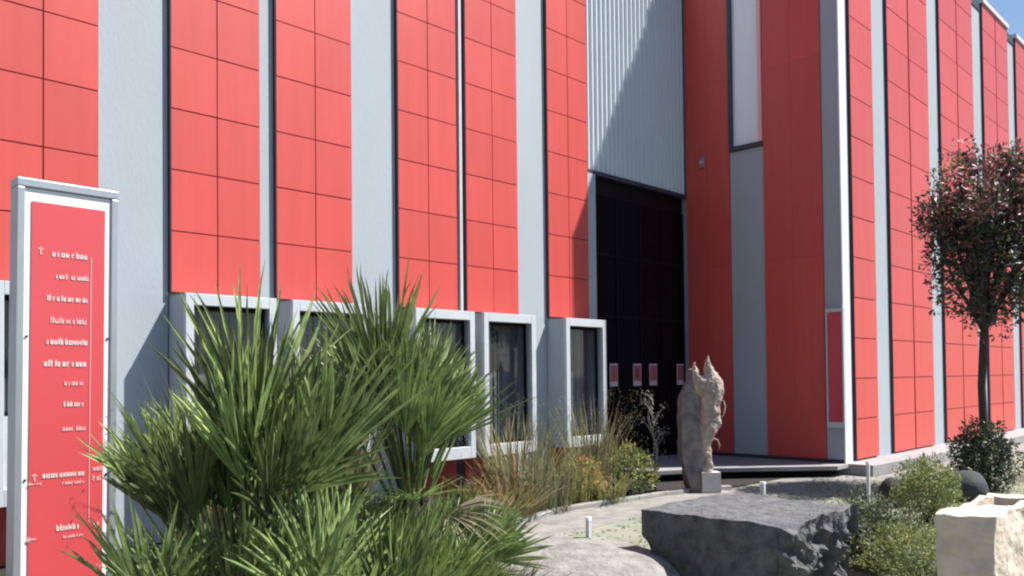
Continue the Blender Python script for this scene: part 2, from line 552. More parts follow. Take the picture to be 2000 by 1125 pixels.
# notices on the glass
for k, (x0, x1, lab) in enumerate([(10.92, 11.13, 'red notice sheet on the dark entrance glass, right behind the last window box'),
                                   (11.565, 11.785, 'red notice sheet with dark print, left one of the close pair on the entrance glass'),
                                   (12.03, 12.25, 'plain red notice sheet, right one of the close pair on the entrance glass'),
                                   (12.88, 13.08, 'dim notice sheet on the entrance glass, behind the stone sculpture')]):
    n = MB().box(x0, x1, YG - .012, YG - .004, 1.42, 1.79).build('notice_sheet', NOTW)
    tag(n, lab, 'notice', 'notices stuck on the entrance glass')
    MB().box(x0 + .015, x1 - .015, YG - .016, YG - .013, 1.50, 1.765).build('red_print', NOTR, n)
    if k == 1:
        q = MB()
        for a in range(3):
            q.box(x0 + .05 + a * .035, x0 + .068 + a * .035, YG - .019, YG - .017, 1.56, 1.72)
        q.build('dark_print', NAVY, n)
# wall lamp on the side wall
lp = tag(MB().box(XW - .05, XW - .001, 7.86, 7.98, 5.26, 5.46).build('wall_lamp', mat('lamp_housing', (.30, .16, .17), .5)), 'small pinkish wall lamp high on the shaded red wall', 'wall lamp')
bevel(lp, .02)
MB().tube([(XW - .07, 7.92, 5.34), (XW - .045, 7.92, 5.36)], [.035, .05], 10).build('lens', mat('lamp_lens', (.45, .33, .33), .3), lp)
# framed poster on the grey corner strip
ps = MB()
ps.box(XW - .06, XW + .015, 5.43, 5.455, .74, 2.62)
ps.box(XW - .06, XW + .015, 5.69, 5.715, .74, 2.62)
ps.box(XW - .06, XW + .015, 5.455, 5.69, .74, .83)
ps.box(XW - .06, XW + .015, 5.455, 5.69, 2.56, 2.62)
ps = tag(ps.build('poster_frame', WHITE), 'tall narrow red poster in a white frame at the corner of the wing', 'poster')
MB().box(XW - .035, XW + .015, 5.456, 5.689, .832, 2.558).build('poster_sheet', mat('poster_red', (.55, .05, .08), .4), ps)

# ------------------------------------------------------------------ totem sign
SY = 5.2
TOT = empty('totem_sign', (1.70, SY + .06, 0), 'tall red directory sign with white border and grey metal case', 'sign')
sx0, sx1, sh = 1.430, 1.975, 2.735
b = MB()
b.box(sx0, sx0 + .04, SY, SY + .13, 0, sh - .05)
b.box(sx1 - .04, sx1, SY, SY + .13, 0, sh - .05)
b.box(sx0 - .001, sx1 + .001, SY - .002, SY + .132, sh - .049, sh)
b.box(sx0 + .04, sx1 - .04, SY + .10, SY + .128, 0, sh - .05)
bevel(b.build('metal_case', ALU, TOT), .005)
MB().box(sx0 + .041, sx1 - .041, SY + .012, SY + .099, .04, sh - .052).build('white_board', SIGNW, TOT)
MB().box(sx0 + .075, sx1 - .075, SY + .006, SY + .0118, .12, sh - .125).build('red_board', SIGNRED, TOT)
scr = MB()
for xs in (sx0 + .056, sx1 - .056):
    for zs in (1.85, 1.05):
        scr.tube([(xs, SY + .011, zs), (xs, SY + .006, zs)], .007, 8)
scr.build('screws', BLACK, TOT)
def spx(px):      # sign face: pixel columns measured on the photograph to metres across the board
    return 1.512 + (px - 55) * (1.930 - 1.512) / (208 - 55)
def glyphs(mb, x0, x1, zc, h):
    x = x0
    while x < x1 - h * .3:
        wd = min(h * rnd.uniform(.40, .66), x1 - x)
        st = h * .19
        y0, y1 = SY + .003, SY + .0055
        k = rnd.randrange(6)
        hx = h if (k == 5 or rnd.random() < .15) else h * .70
        zb_ = zc - h / 2
        if k == 5:
            wd = st
            mb.box(x, x + st, y0, y1, zb_, zb_ + hx)
        else:
            mb.box(x, x + st, y0, y1, zb_, zb_ + hx)
            if k in (0, 2, 4):
                mb.box(x + wd - st, x + wd, y0, y1, zb_, zb_ + h * .70)
            if k in (0, 1, 3):
                mb.box(x + st, x + wd - st, y0, y1, zb_ + h * .70 - st, zb_ + h * .70)
            if k in (1, 4):
                mb.box(x + st, x + wd - st, y0, y1, zb_ + h * .35 - st / 2, zb_ + h * .35 + st / 2)
            if k in (0, 1, 2):
                mb.box(x + st, x + wd - st, y0, y1, zb_, zb_ + st)
        x += wd + h * .14
        if rnd.random() < .10:
            x += h * .3
zrow = lambda py: 2.705 - (py - 380) * .00281 - .07
rows = [(490, 92, 163, .046, 0), (535, 100, 163, .040, 0), (580, 83, 163, .044, 0), (625, 90, 163, .046, 1), (668, 83, 162, .046, 0),
        (712, 78, 160, .050, 0), (752, 118, 158, .040, 1), (795, 117, 158, .040, 0), (845, 115, 160, .036, 1),
        (937, 78, 158, .044, 0), (955, 115, 158, .028, 1), (1045, 105, 158, .044, 0), (1064, 118, 158, .026, 1)]
for py, a, c, h, f in rows:
    tl = MB()
    glyphs(tl, spx(a), spx(c), zrow(py), h * .74)
    tl.build('text_line', INKF if f else INK, TOT)
y0, y1 = SY + .003, SY + .0055
MB().box(spx(168), spx(169.3), y0, y1, zrow(1040), zrow(490)).build('thin_line', INKF, TOT)
# pictograms and arrows
def arrow(px, py, ang, s, m):
    mb = MB()
    c = Vector((spx(px), 0, zrow(py)))
    def P(a, b2):
        return Vector((c.x + a * math.cos(ang) - b2 * math.sin(ang), 0, c.z + a * math.sin(ang) + b2 * math.cos(ang)))
    for quad in ([(-s, -.15 * s), (s * .5, -.15 * s), (s * .5, .15 * s), (-s, .15 * s)], [(s * .2, .6 * s), (s * .45, .6 * s), (s, 0), (s * .7, 0)], [(s * .2, -.6 * s), (s * .7, 0), (s, 0), (s * .45, -.6 * s)]):
        q = [P(a, b2) for a, b2 in quad]
        n = len(q)
        mb.add([(p.x, y0, p.z) for p in q] + [(p.x, y1, p.z) for p in q],
               [tuple(range(n)), tuple(range(2 * n - 1, n - 1, -1))] + [(i, n + i, n + (i + 1) % n, (i + 1) % n) for i in range(n)])
    mb.build('arrow', m, TOT)
arrow(70, 487, math.pi / 2, .022, INKF)
arrow(63, 940, math.pi / 2, .022, INKF)
arrow(57, 953, math.pi, .016, INKF)
arrow(71, 953, 0, .016, INKF)
arrow(58, 1062, math.pi, .024, INKF)
for xa, xb, py, h in ((176, 194, 930, .030), (176, 196, 950, .030), (178, 192, 1045, .045)):
    tl = MB()
    glyphs(tl, spx(xa), spx(xb), zrow(py), h)
    tl.build('symbol', INKF, TOT)
TOT.rotation_euler = (0, math.radians(.55), 0)

# ------------------------------------------------------------------ stones
def noisy(o_mb, amp, freq, seed=0, ridge=False):
    out = []
    for v in o_mb.v:
        p = Vector(v)
        q = p * freq + Vector((seed, seed * 2, 0))
        d = noise.noise_vector(q) * amp + noise.noise_vector(q * 2.7) * amp * .45 + noise.noise_vector(q * 7) * amp * .2
        out.append(tuple(p + d))
    o_mb.v = out

def gridbox(x0, x1, y0, y1, z0, z1, n):
    """closed box whose faces are n x n grids, shared vertices"""
    bm = bmesh.new()
    bmesh.ops.create_cube(bm, size=1)
    bmesh.ops.subdivide_edges(bm, edges=bm.edges[:], cuts=n, use_grid_fill=True)
    mb = MB()
    bm.verts.index_update()
    mb.v = [((v.co.x + .5) * (x1 - x0) + x0, (v.co.y + .5) * (y1 - y0) + y0, (v.co.z + .5) * (z1 - z0) + z0) for v in bm.verts]
    mb.f = [tuple(v.index for v in f.verts) for f in bm.faces]
    mb.m = [0] * len(mb.f)
    bm.free()
    return mb

# big dark block
bk = gridbox(4.93, 6.05, 2.42, 3.50, 0, .655, 48)
new = []
for (x, y, z) in bk.v:
    fx, fy, fz = (x - 4.93) / 1.09, (y - 2.42) / 1.08, z / .655
    # undercut at the far left end of the face
    if fz < .72:
        k = (.72 - fz) / .72
        y = y - max(0, (fy - .45)) * (k ** .55) * .30
    # rounded broken shoulder towards the near corner
    e = max(0, .30 - fy) / .30 * max(0, 1 - fx * 2.2)
    z -= e ** 3 * .05 * fz
    x += e ** 2 * .10 * fz
    # rough fluted near side
    if fy < .08:
        fl = abs(noise.noise(Vector((x * 5.0 + z * 1.5, 0, z * 2.6 + 4)))) + .55 * abs(noise.noise(Vector((x * 12, 3, z * 7)))) - .1
        y += (fl * .34) * min(1, (1 - fz) * 2.4 + .04)
        z -= .04 * noise.noise(Vector((x * 6, 1, 3))) * fz
    new.append((x, y, z))
bk.v = new
noisy(bk, .016, 4.0, 3)
tag(bk.build('basalt_block', BASALT, smooth=False), 'big dark rough stone block with flat top and undercut left end', 'stone block')

# flat pale rock
def boulder(name, c, r, m, label, cat, seed, amp=.12, flat=None, sub=4, freq=1.6, lip=.22):
    bm = bmesh.new()
    bmesh.ops.create_icosphere(bm, subdivisions=sub, radius=1)
    mb = MB()
    mb.v = [(c[0] + v.co.x * r[0], c[1] + v.co.y * r[1], c[2] + v.co.z * r[2]) for v in bm.verts]
    bm.verts.index_update()
    mb.f = [tuple(v.index for v in f.verts) for f in bm.faces]
    mb.m = [0] * len(mb.f)
    bm.free()
    noisy(mb, amp, freq, seed)
    if flat is not None:
        mb.v = [(x, y, z if z < flat else flat + (z - flat) * lip) for x, y, z in mb.v]
    mb.v = [(x, y, max(z, -.05)) for x, y, z in mb.v]
    return tag(mb.build(name, m, smooth=True), label, cat)
boulder('flat_rock', (4.60, 3.84, .06), (.68, .82, .46), PALEROCK, 'low flat pale grey rock between the palms and the dark stone block', 'rock', 11,   .06, flat=.32, sub=5, lip=.45, freq=2.2)
boulder('round_boulder', (11.5, 3.30, .12), (.26, .30, .25), BOULDER, 'round dark grey boulder half hidden behind the yellow green bush', 'boulder', 5, .05)
boulder('black_stone', (10.42, 3.78, .12), (.17, .17, .22), mat('black_stone', (.02, .02, .022), .8, bump=.4), 'small black stone at the left foot of the yellow green bush', 'stone', 9, .04, sub=3)

# limestone trough
tr = empty('stone_trough', (5.6, 1.47, 0), 'pale limestone trough with a hollow dark top at the right edge', 'planter')
def trough():
    X0, X1, Yn, Yf2, H = 5.09, 6.15, 1.335, 1.615, .80
    mb = gridbox(X0, X1, Yn, Yf2, 0, H, 26)
    nv = []
    for (x, y, z) in mb.v:
        if z > H - 1e-4 and X0 + .40 < x < X1 - .09 and Yn + .06 < y < Yf2 - .05:
            z = H - .28
        nv.append((x + (Yf2 - y) * .42, y, z))
    mb.v = nv
    noisy(mb, .018, 5.5, 2)
    return mb
tb = trough().build('basin', LIME, tr)
bevel(tb, .004, 1)
MB().box(5.58, 6.06, 1.41, 1.55, .46, .56).build('soil', SOIL, tr)

# ------------------------------------------------------------------ sculpture
SR = math.atan2(cr.y, cr.x)
def sloc(base, lx, lz, ly=0):      # local frame: x across the view, z up, y away
    a = Vector(base)
    return a + Vector((math.cos(SR) * lx - math.sin(SR) * ly, math.sin(SR) * lx + math.cos(SR) * ly, lz))
SB = (10.05, 6.12, 0)
slab = gridbox(-.5, .5, -.5, .5, 0, 1, 22)
nv = []
for (x, y, z) in slab.v:
    zz = z * 1.60
    zh = zz * 1.05
    # outline of the standing stone: narrow pointed top, widest at two fifths, narrow foot
    prof_l = [(0, -.13), (.25, -.20), (.6, -.25), (1.0, -.255), (1.3, -.20), (1.48, -.13), (1.6, -.10)]
    prof_r = [(0, .05), (.25, .07), (.6, .03), (1.0, .05), (1.3, .06), (1.48, .03), (1.6, -.04)]
    def interp(pr, q):
        for (a, b1), (c, d) in zip(pr[:-1], pr[1:]):
            if a <= q <= c:
                return b1 + (d - b1) * (q - a) / (c - a)
        return pr[-1][1]
    l, r_ = interp(prof_l, zz), interp(prof_r, zz)
    p = sloc(SB, l + (x + .5) * (r_ - l) - .05, zh, y * (.34 - .12 * z) + .1)
    nv.append(tuple(p))
slab.v = nv
noisy(slab, .030, 4.0, 8)
tag(slab.build('standing_stone', SLAB, smooth=False), 'dark rough standing stone with a pointed top behind the pale sculpture', 'standing stone')

SCULP = empty('stone_sculpture', SB, 'pale carved stone figure with two pointed tips and a slim tapering body', 'sculpture')
fg = MB()
L = lambda x, z, y=0: sloc(SB, x * 1.05, z * 1.04, y)
fg.tube([L(.06, .26), L(.07, .38), L(.045, .52), L(.03, .62, .0), L(.06, .80), L(.09, .98), L(.10, 1.14), L(.13, 1.30), L(.13, 1.44), L(.10, 1.55)],
        [.07, .06, .065, .075, .115, .14, .135, .155, .145, .09], 14)
fg.tube([L(.10, 1.50), L(.085, 1.62), L(.075, 1.70), L(.082, 1.80)], [.085, .06, .04, .012], 10)           # right tip
fg.tube([L(-.02, 1.42), L(-.07, 1.52), L(-.095, 1.62), L(-.10, 1.70)], [.09, .055, .035, .012], 10)        # left tip
fg.tube([L(.02, 1.30, .02), L(-.01, 1.38, .02), L(.04, 1.46)], [.09, .11, .10], 10)
fg.tube([L(.18, 1.38), L(.225, 1.28), L(.20, 1.18), L(.14, 1.10)], [.07, .06, .05, .05], 10)               # bulge on the right shoulder
fg.tube([L(.12, 1.08), L(.19, 1.02), L(.205, .90), L(.15, .80), L(.09, .76)], [.05, .045, .045, .04, .04], 8)
fg.tube([L(.02, .62), L(-.045, .46), L(-.02, .34), L(.0, .26)], [.045, .04, .04, .045], 8)                 # second leg
body = fg.build('carved_body', STONE, SCULP)
rm = body.modifiers.new('r', 'REMESH'); rm.mode = 'VOXEL'; rm.voxel_size = .016
sm = body.modifiers.new('s', 'SMOOTH'); sm.iterations = 3
tx = bpy.data.textures.new('chip', 'CLOUDS'); tx.noise_scale = .09
dm = body.modifiers.new('d', 'DISPLACE'); dm.texture = tx; dm.strength = .05; dm.mid_level = .5
lo = MB()
lo.tube([L(.20, .95), L(.27, 1.0), L(.295, 1.12), L(.27, 1.20)], [.014, .012, .011, .007], 6)
lo.tube([L(.13, .70), L(.19, .68), L(.215, .60), L(.20, .55)], [.014, .012, .010, .006], 6)
lo.build('thin_loops', STONE, SCULP, smooth=True)
pd = gridbox(-.5, .5, -.5, .5, 0, 1, 6)
pd.v = [tuple(sloc(SB, .085 + x * .25, z * .28, y * .22)) for x, y, z in pd.v]
noisy(pd, .006, 6, 4)
pd.build('plinth', mat('pale_plinth', (.52, .48, .45), .85, .2, 8, bump=.3), SCULP)

# ------------------------------------------------------------------ little white stakes
for k, (x, y, h, r, lab) in enumerate([(6.54, 5.29, .20, .020, 'short white marker stake beside the path near the flat rock'),
                                       (10.2, 5.33, .19, .028, 'short white marker stake behind the dark stone block'),
                                       (10.02, 3.90, .56, .018, 'tall thin white stake in the gravel before the wing')]):
    s = tag(MB().box(x - r, x + r, y - r, y + r, 0, h).build('marker_stake', WHITE), lab, 'stake', 'white stakes along the path')
    bevel(s, .004)
    MB().box(x - r - .003, x + r + .003, y - r - .003, y + r + .003, h - .03, h + .004).build('cap', SIGNW, s)

# ------------------------------------------------------------------ palms
def frond(mb, base, d, lp, ls, nseg, spread, roll, droop, r):
    d = d.normalized()
    # petiole bends outward and down a little
    pts = []
    for k in range(5):
        t = k / 4
        p = base + d * lp * t + Vector((0, 0, -droop * lp * .25 * t * t))
        pts.append(p)
    mb.tube(pts, [.011, .009, .008, .007, .006], 5, 1)
    tip = pts[-1]
    dd = (pts[-1] - pts[-2]).normalized()
    side = dd.cross(Vector((0, 0, 1)))
    if side.length < .05:
        side = Vector((1, 0, 0))
    side.normalize()
    side = Matrix.Rotation(roll, 3, dd) @ side
    nrm = side.cross(dd).normalized()
    for i in range(nseg):
        a = (i / (nseg - 1) - .5) * spread + r.uniform(-.03, .03)
        sd = (dd * math.cos(a) + side * math.sin(a) + nrm * (.22 * abs(math.sin(a)) + r.uniform(-.11, .11))).normalized()
        ln = ls * (.72 + .28 * math.cos(a * .8)) * r.uniform(.86, 1.06)
        wv = (nrm.cross(sd)).normalized()
        wmax = r.uniform(.0072, .0112) * (ls / .6) ** .5
        curl = Vector((r.gauss(0, .06), r.gauss(0, .06), r.gauss(0, .04)))
        vs = []
        T = (0, .3, .62, .86, 1)
        W = (.25, .9, 1.0, .55, .02)
        for t, wq in zip(T, W):
            dz = Vector((0, 0, -1)) * droop * ln * .38 * t ** 2.6 + curl * (ln * t ** 3)
            p = tip + sd * ln * t + dz
            fold = nrm * (wmax * wq * .55)
            vs += [p - wv * wmax * wq + fold, p, p + wv * wmax * wq + fold]
        fs = []
        for k in range(4):
            o = k * 3
            fs += [(o, o + 3, o + 4, o + 1), (o + 1, o + 4, o + 5, o + 2)]
        mb.add(vs, fs, 0)

DEAD = mat('dead_palm_leaf', (.30, .25, .17), .8, .3, 9, objrand=.2, trans=.2)

def palm(loc, hz, n, lp, ls, label, leafm, seed, width=.25, low=.28, cut=0.0, cutr=0.0, dead=3, tilt=.62, back=.35):
    """clumping fan palm: most fronds stand upright from several stems, lower ones are short and splay out"""
    r = random.Random(seed)
    P = empty('fan_palm', (loc[0], loc[1], 0), label, 'palm', 'fan palms in the front bed')
    base = Vector((loc[0], loc[1], 0))
    for k in range(3):
        a = k * 2.1 + seed
        o = Vector((math.cos(a), math.sin(a), 0)) * width * .45
        tb = MB().tube([base + o * .6 + Vector((0, 0, -.02)), base + o + Vector((0, 0, hz * .4)), base + o * 1.1 + Vector((0, 0, hz * .85))], [.085, .075, .06], 10)
        noisy(tb, .012, 14, seed)
        tb.build('trunk', PALMBARK, P)
    for i in range(n):
        a = i * 2.39996 + r.uniform(-.4, .4)
        out = Vector((math.cos(a), math.sin(a), 0))
        u = r.random()
        lowf = i < n * low
        if lowf:
            el = r.uniform(-.35, .55)
            k = r.uniform(.55, .86)
            z = hz * r.uniform(.08, .85)
        else:
            el = 1.5 - tilt * u ** .8
            k = r.uniform(.78, 1.08)
            z = hz * r.uniform(.80, 1.0)
        if out.dot(-cr) > .3:
            k *= 1 - cut
        if out.dot(cr) > .3:
            k *= 1 - cutr
        d = out * math.cos(el) + Vector((0, 0, math.sin(el)))
        mb = MB()
        st = base + out * width * (.25 + .75 * u) + Vector((0, 0, z))
        dry = lowf and i % 5 == 0 and i < dead * 5
        frond(mb, st, d, lp * k, ls * k * r.uniform(.92, 1.1), r.randint(15, 20), r.uniform(.9, 1.6) if not lowf else r.uniform(1.5, 2.3),
              r.uniform(-1.57, 1.57), (.16 if not lowf else .4) * r.uniform(.6, 1.5) + (.6 if dry else 0), r)
        mb.build('dead_frond' if dry else 'frond', [DEAD if dry else leafm, PALM if not dry else DEAD], P, origin=st)
    return P

palm((2.02, 3.66), .86, 100, .44, .78, 'biggest fan palm with long stiff spiky leaves right beside the red sign', PALM, 21, width=.34, low=.46, cut=.36, cutr=.1, tilt=.44)
palm((3.13, 3.84), 1.08, 84, .46, .66, 'tall green fan palm with upright fans behind the low bright palm', PALM, 33, width=.13, low=.42, cutr=.30, tilt=.40)
palm((3.36, 3.80), .50, 50, .18, .37, 'half dry fan palm hanging over the kerb right of the tall palm', PALM, 57, width=.18, low=.55, tilt=.9, dead=5)
palm((1.52, 3.44), .44, 26, .26, .52, 'short dark fan palm shoot beside the foot of the red sign', PALM, 66, width=.20, low=.45, cut=.3, tilt=.8)
palm((1.80, 3.14), .40, 26, .28, .56, 'short fan palm shoot in front of the biggest palm at the lower picture edge', PALM, 67, width=.26, low=.4, tilt=.95, dead=2)
palm((2.22, 3.06), .40, 28, .28, .54, 'short fan palm shoot between the biggest palm and the bright young palm', PALM, 68, width=.24, low=.45, tilt=.8, dead=4)
palm((2.60, 3.62), .45, 46, .22, .50, 'shaded low fan palm squeezed between the two big palms', PALM, 52, width=.24, low=.5, tilt=.8)
palm((2.64, 3.17), .28, 44, .18, .44, 'low bright yellow green young palm next to the flat rock', PALMY, 45, width=.16, low=.3, dead=1, tilt=.85)

# ------------------------------------------------------------------ grasses and shrubs
def grass(loc, n, h, sp, mats, label, seed, name='grass_clump', cat='grass', group=None, plume=0.0, wid=.006, bend=.35):
    r = random.Random(seed)
    mb = MB()
    for i in range(n):
        a = r.uniform(0, 6.283)
        rr = sp * .6 * math.sqrt(r.random())
        b = Vector((loc[0] + math.cos(a) * rr, loc[1] + math.sin(a) * rr, 0))
        a2 = a + r.uniform(-.8, .8)
        hh = h * r.uniform(.55, 1.05)
        out = Vector((math.cos(a2), math.sin(a2), 0)) * sp * r.uniform(.1, 1)
        wv = Vector((-math.sin(a2 + r.uniform(-1, 1)), math.cos(a2), 0)) * wid * r.uniform(.6, 1.3)
        vs = []
        for t, wq in ((0, .8), (.4, 1), (.75, .7), (1, .05)):
            p = b + out * t ** 1.8 + Vector((0, 0, hh * (t - bend * .35 * t * t)))
            vs += [p - wv * wq, p + wv * wq]
        mi = r.randrange(len(mats))
        mb.add(vs, [(0, 1, 3, 2), (2, 3, 5, 4), (4, 5, 7, 6)], mi)
        if r.random() < plume:
            tipp = b + out + Vector((0, 0, hh * (1 - bend * .35)))
            for q in range(10):
                p = tipp + Vector((r.gauss(0, .018), r.gauss(0, .018), r.uniform(-.16, .06)))
                e = Vector((r.gauss(0, 1), r.gauss(0, 1), r.gauss(.8, .6))).normalized() * r.uniform(.012, .03)
                e2 = Vector((r.gauss(0, 1), r.gauss(0, 1), r.gauss(0, .4))).normalized() * .004
                mb.add([p, p + e + e2, p + e - e2], [(0, 1, 2)], mi)
    return tag(mb.build(name, mats, origin=(loc[0], loc[1], 0)), label, cat, group)

def leafy(mb, c, rad, n, size, r, mi_fn, shell=.45, up=.3, longer=1.8):
    for i in range(n):
        d = Vector((r.gauss(0, 1), r.gauss(0, 1), r.gauss(0, 1))).normalized()
        q = (shell + (1 - shell) * r.random() ** .6)
        # uneven outline
        q *= 1 + .38 * noise.noise(d * 2.1 + Vector(c) * 3) + .16 * noise.noise(d * 5.3 + Vector(c))
        p = Vector(c) + Vector((d.x * rad[0], d.y * rad[1], d.z * rad[2])) * q
        if p.z < .01:
            continue
        s = size * r.uniform(.6, 1.35)
        a = (d * .6 + Vector((r.gauss(0, .7), r.gauss(0, .7), r.gauss(up, .7)))).normalized()
        b = a.cross(Vector((r.gauss(0, 1), r.gauss(0, 1), r.gauss(0, 1)))).normalized()
        t = p + a * s * longer
        m1 = p + a * s * longer * .5 + b * s * .38 + a.cross(b) * s * .12
        m2 = p + a * s * longer * .5 - b * s * .38 + a.cross(b) * s * .12
        mb.add([p, m1, t, m2], [(0, 1, 2, 3)], mi_fn(d, q, p))

def shrub(loc, rad, n, size, mats, wts, label, seed, name='shrub', cat='shrub', longer=1.8, shell=.35, zc=None, group=None):
    r = random.Random(seed)
    z = rad[2] * .85 if zc is None else zc
    S = empty(name, (loc[0], loc[1], 0), label, cat, group)
    st = MB()
    for k in range(9):
        a = r.uniform(0, 6.28)
        e = Vector((math.cos(a) * rad[0] * .6, math.sin(a) * rad[1] * .6, z + rad[2] * r.uniform(0, .6)))
        st.tube([Vector((loc[0], loc[1], 0)), Vector((loc[0], loc[1], 0)) + e * .5 + Vector((0, 0, .04)), Vector((loc[0], loc[1], 0)) + e], [.014, .009, .004], 5)
    st.build('stems', BARK, S)
    mb = MB()
    def mf(d, q, p):
        u = r.random() + .18 * noise.noise(p * 6)
        acc = 0
        for i, w_ in enumerate(wts):
            acc += w_
            if u < acc:
                return i
        return len(wts) - 1
    leafy(mb, (loc[0], loc[1], z), rad, n, size, r, mf, shell=shell, longer=longer)
    mb.build('foliage', mats, S, origin=(loc[0], loc[1], 0))
    return S

# under and behind the palms
grass((2.42, 3.35), 300, .95, .55, [PALM, LEAFD, LEAFGREY], 'arching dark green strap leaves filling the gap under the two big palms', 61, name='strap_leaf_plant', cat='plant', wid=.011, bend=1.0)
grass((3.55, 3.75), 220, .80, .50, [LEAFD, LEAFGREY, STRAW], 'arching half dry strap leaves under the tall palm beside the kerb', 62, name='strap_leaf_plant', cat='plant', wid=.010, bend=1.1)
grass((1.75, 3.35), 220, .70, .50, [PALM, LEAFD], 'dark strap leaves low in front of the red sign under the biggest palm', 63, name='strap_leaf_plant', cat='plant', wid=.011, bend=1.0)
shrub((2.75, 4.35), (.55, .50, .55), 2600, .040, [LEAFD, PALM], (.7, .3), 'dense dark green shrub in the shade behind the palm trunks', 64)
grass((3.55, 5.55), 420, 2.05, .60, [OLIVE, STRAW], 'tall olive and straw grass rising behind the two palms', 3, plume=.35, wid=.011)
grass((2.75, 5.2), 160, 1.95, .45, [OLIVE, PALM], 'thin green grass standing behind the biggest palm', 4, plume=.2, wid=.008)
grass((7.20, 6.9), 190, 1.50, .60, [OLIVE, STRAW], 'tall straw grass with feathery tips in front of the fourth window box', 5, plume=.5, wid=.007)
grass((8.75, 7.05), 150, 1.55, .55, [STRAW, OLIVE], 'slender straw grass in front of the last window box', 6, plume=.6, wid=.007)
grass((7.45, 6.75), 230, .90, .60, [LEAFGREY, OLIVE], 'short grey green grass tuft at the kerb between palms and rusty bush', 7, wid=.008)
grass((8.1, 6.72), 190, .85, .30, [OLIVE, LEAFY], 'short yellow green grass drooping over the kerb', 8, wid=.008, bend=.9)
shrub((8.35, 6.85), (.30, .30, .32), 1500, .030, [RUST, LEAFY, STRAW], (.55, .25, .2), 'rusty orange bush in the bed left of the yellow shrub', 9)
shrub((6.55, 6.85), (.22, .22, .24), 700, .030, [RUST, LEAFD], (.6, .4), 'small rusty bush beside the palm under the white window sill', 10)
shrub((9.25, 6.78), (.36, .36, .36), 2300, .026, [LEAFY, LEAFG, STRAW], (.6, .25, .15), 'round yellow green shrub in the bed before the entrance', 12, longer=2.6)
shrub((9.0, 6.62), (.34, .20, .16), 900, .028, [LEAFD, LEAFG], (.6, .4), 'low dark green ground plant along the kerb under the yellow shrub', 13, name='low_plant', cat='plant')
grass((9.15, 7.05), 14, 1.02, .12, [LEAFGREY], 'pale upright sword shaped leaves behind the yellow green shrub', 14, name='sword_leaf_plant', cat='plant', wid=.035, bend=.1)
grass((6.75, 6.62), 240, .70, .55, [OLIVE, STRAW, RUST], 'low olive and rust tinged tuft by the kerb next to the dry fan palm', 71, wid=.008, bend=.8)
grass((8.55, 6.62), 200, .55, .40, [STRAW, LEAFY], 'pale straw tuft by the kerb between rusty bush and yellow shrub', 72, wid=.007, bend=.9)
# thin grey sapling by the standing stone
sp = empty('sapling', (9.62, 6.62, 0), 'thin grey leafless sapling left of the standing stone', 'sapling')
m = MB()
rs = random.Random(4)
top = Vector((9.60, 6.66, 1.35))
m.tube([(9.62, 6.62, 0), (9.66, 6.60, .6), (9.58, 6.68, 1.0), top], [.022, .018, .014, .006], 6)
m.build('trunk', SLAB, sp)
m = MB()
for k in range(16):
    b0 = Vector((9.62, 6.63, .35 + .06 * k))
    a = rs.uniform(0, 6.28)
    e = b0 + Vector((math.cos(a) * .16, math.sin(a) * .16, rs.uniform(.08, .25)))
    m.tube([b0, b0.lerp(e, .5) + Vector((0, 0, .03)), e], [.010, .007, .004], 5)
    leafy(m, e, (.06, .06, .07), 16, .018, rs, lambda d, q, p: 0)
m.build('twigs', mat('grey_twigs', (.17, .165, .15), .9), sp)

# right-hand bed
shrub((9.55, 3.10), (.34, .34, .38), 6000, .018, [LEAFY, LEAFG, LEAFGREY], (.40, .40, .20), 'rounded yellow green bush in front of the dark boulder', 15, longer=2.2)
shrub((6.98, 2.72), (.27, .29, .32), 6500, .017, [LEAFGREY, LEAFD, LEAFG], (.45, .30, .25), 'soft grey green bush close behind the right end of the dark block', 16, longer=2.4)
shrub((6.80, 2.32), (.42, .40, .24), 8000, .015, [LEAFY, LEAFGREY, LEAFG], (.45, .30, .25), 'wide low yellowish ground cover bush between dark block and trough', 17, longer=2.2)
shrub((6.35, 2.02), (.30, .28, .20), 4000, .014, [LEAFGREY, LEAFG, LEAFY], (.5, .3, .2), 'low grey green tuft touching the back of the trough', 18, longer=2.4)
shrub((12.60, 3.36), (.42, .40, .50), 5200, .032, [LEAFD, LEAFG], (.72, .28), 'dark green shrub around the foot of the tree trunk', 19, zc=.44)
shrub((14.6, 2.9), (.9, .5, .26), 2600, .032, [LEAFG, LEAFD], (.6, .4), 'low dark green hedge plant at the far right behind the trough', 20)
sk = MB().tube([(11.35, 3.72, 0), (11.36, 3.72, .28), (11.36, 3.72, .58)], [.10, .06, .008], 8)
tag(sk.build('garden_spike', mat('dark_spike', (.03, .03, .035), .6)), 'dark pointed garden spike left of the round boulder', 'spike')

# sparse weeds on the pale gravel
wd = MB()
rw = random.Random(99)
for i in range(2600):
    x, y = rw.uniform(4.8, 13), rw.uniform(2.4, 5.3)
    if noise.noise(Vector((x * .9, y * .9, 3))) < .02:
        continue
    if 4.9 < x < 6.3 and 2.3 < y < 3.6:
        continue
    for k in range(4):
        a = rw.uniform(0, 6.28)
        h = rw.uniform(.02, .07)
        b0 = Vector((x + rw.gauss(0, .03), y + rw.gauss(0, .03), 0))
        e = Vector((math.cos(a) * h * .6, math.sin(a) * h * .6, h))
        wv = Vector((-math.sin(a), math.cos(a), 0)) * .004
        wd.add([b0 - wv, b0 + wv, b0 + e], [(0, 1, 2)], rw.randrange(2))
wo = wd.build('grass', [LEAFGREY, OLIVE])
wo['kind'] = 'stuff'

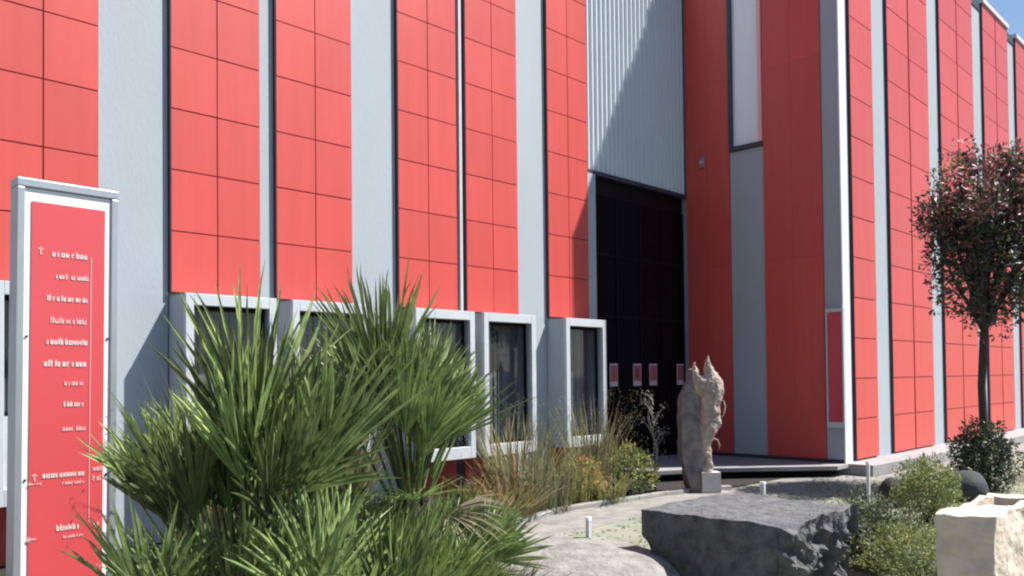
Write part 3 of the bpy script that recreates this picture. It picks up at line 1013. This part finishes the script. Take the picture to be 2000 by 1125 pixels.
pb = MB()
rp_ = random.Random(5)
for i in range(5200):
    x, y = rp_.uniform(4.0, 14), rp_.uniform(1.4, 5.6)
    if 4.9 < x < 6.1 and 2.3 < y < 3.6:
        continue
    q = rp_.uniform(.008, .026) * (1.5 if rp_.random() < .06 else 1)
    a = rp_.uniform(0, 6.28)
    vs = [(x + math.cos(a + k * 1.571) * q * rp_.uniform(.7, 1.2), y + math.sin(a + k * 1.571) * q * rp_.uniform(.7, 1.2), .002) for k in range(4)]
    vs.append((x, y, q * rp_.uniform(.5, .9)))
    pb.add(vs, [(0, 1, 4), (1, 2, 4), (2, 3, 4), (3, 0, 4)], rp_.randrange(3))
po = pb.build('pebbles', [GRAVEL, PALEROCK, BASALT])
po['kind'] = 'stuff'

# white flower in the palms
fl = MB()
fc = Vector((2.55, 4.05, 1.50))
for k in range(3):
    a = k * 2.1 + .4
    e = Vector((math.cos(a) * .02, math.sin(a) * .02, .028))
    e2 = Vector((-math.sin(a), math.cos(a), 0)) * .016
    fl.add([fc, fc + e * .6 + e2, fc + e * 1.4, fc + e * .6 - e2], [(0, 1, 2, 3)])
fl.tube([fc + Vector((.1, .25, -1.5)), fc + Vector((.05, .1, -.6)), fc], [.005, .004, .003], 5, 1)
tag(fl.build('white_flower', [PETAL, OLIVE]), 'single small white flower between the two big palms', 'flower')

# ------------------------------------------------------------------ the round-headed tree
TR = empty('tree', (13.04, 3.47, 0), 'round headed ornamental tree with dark crown and red young leaves on top', 'tree')
tb0 = Vector((13.04, 3.47, 0))
rt_ = random.Random(12)
m = MB()
fork = tb0 + Vector((.05, -.02, 2.15))
m.tube([tb0, tb0 + Vector((.02, .0, .7)), tb0 + Vector((-.015, .01, 1.4)), fork], [.075, .058, .052, .06], 10)
m.build('trunk', BARK, TR)
CC = tb0 + Vector((.22, -.20, 3.54))
CRAD = (1.24, 1.24, 1.38)
limbs = MB()
ends = []
for k in range(22):
    a = k * 2.4
    el = rt_.uniform(.35, 1.4)
    d = Vector((math.cos(a) * math.cos(el), math.sin(a) * math.cos(el), math.sin(el)))
    q = rt_.uniform(.75, .98)
    e = CC + Vector((d.x * CRAD[0], d.y * CRAD[1], d.z * CRAD[2] * 1.0 - .15)) * q
    mid = fork.lerp(e, .5) + Vector((rt_.uniform(-.1, .1), rt_.uniform(-.1, .1), -.05))
    limbs.tube([fork, mid, e], [.035, .02, .006], 6)
    ends += [e, mid.lerp(e, .55)]
    for j in range(5):
        s0 = mid.lerp(e, rt_.uniform(0, .9))
        dd = Vector((rt_.gauss(0, 1), rt_.gauss(0, 1), rt_.gauss(.5, .8))).normalized()
        limbs.tube([s0, s0 + dd * .18, s0 + dd * .36 + Vector((0, 0, .04))], [.009, .006, .003], 5)
        ends.append(s0 + dd * .34)
limbs.build('limbs', BARK, TR)
crown = MB()
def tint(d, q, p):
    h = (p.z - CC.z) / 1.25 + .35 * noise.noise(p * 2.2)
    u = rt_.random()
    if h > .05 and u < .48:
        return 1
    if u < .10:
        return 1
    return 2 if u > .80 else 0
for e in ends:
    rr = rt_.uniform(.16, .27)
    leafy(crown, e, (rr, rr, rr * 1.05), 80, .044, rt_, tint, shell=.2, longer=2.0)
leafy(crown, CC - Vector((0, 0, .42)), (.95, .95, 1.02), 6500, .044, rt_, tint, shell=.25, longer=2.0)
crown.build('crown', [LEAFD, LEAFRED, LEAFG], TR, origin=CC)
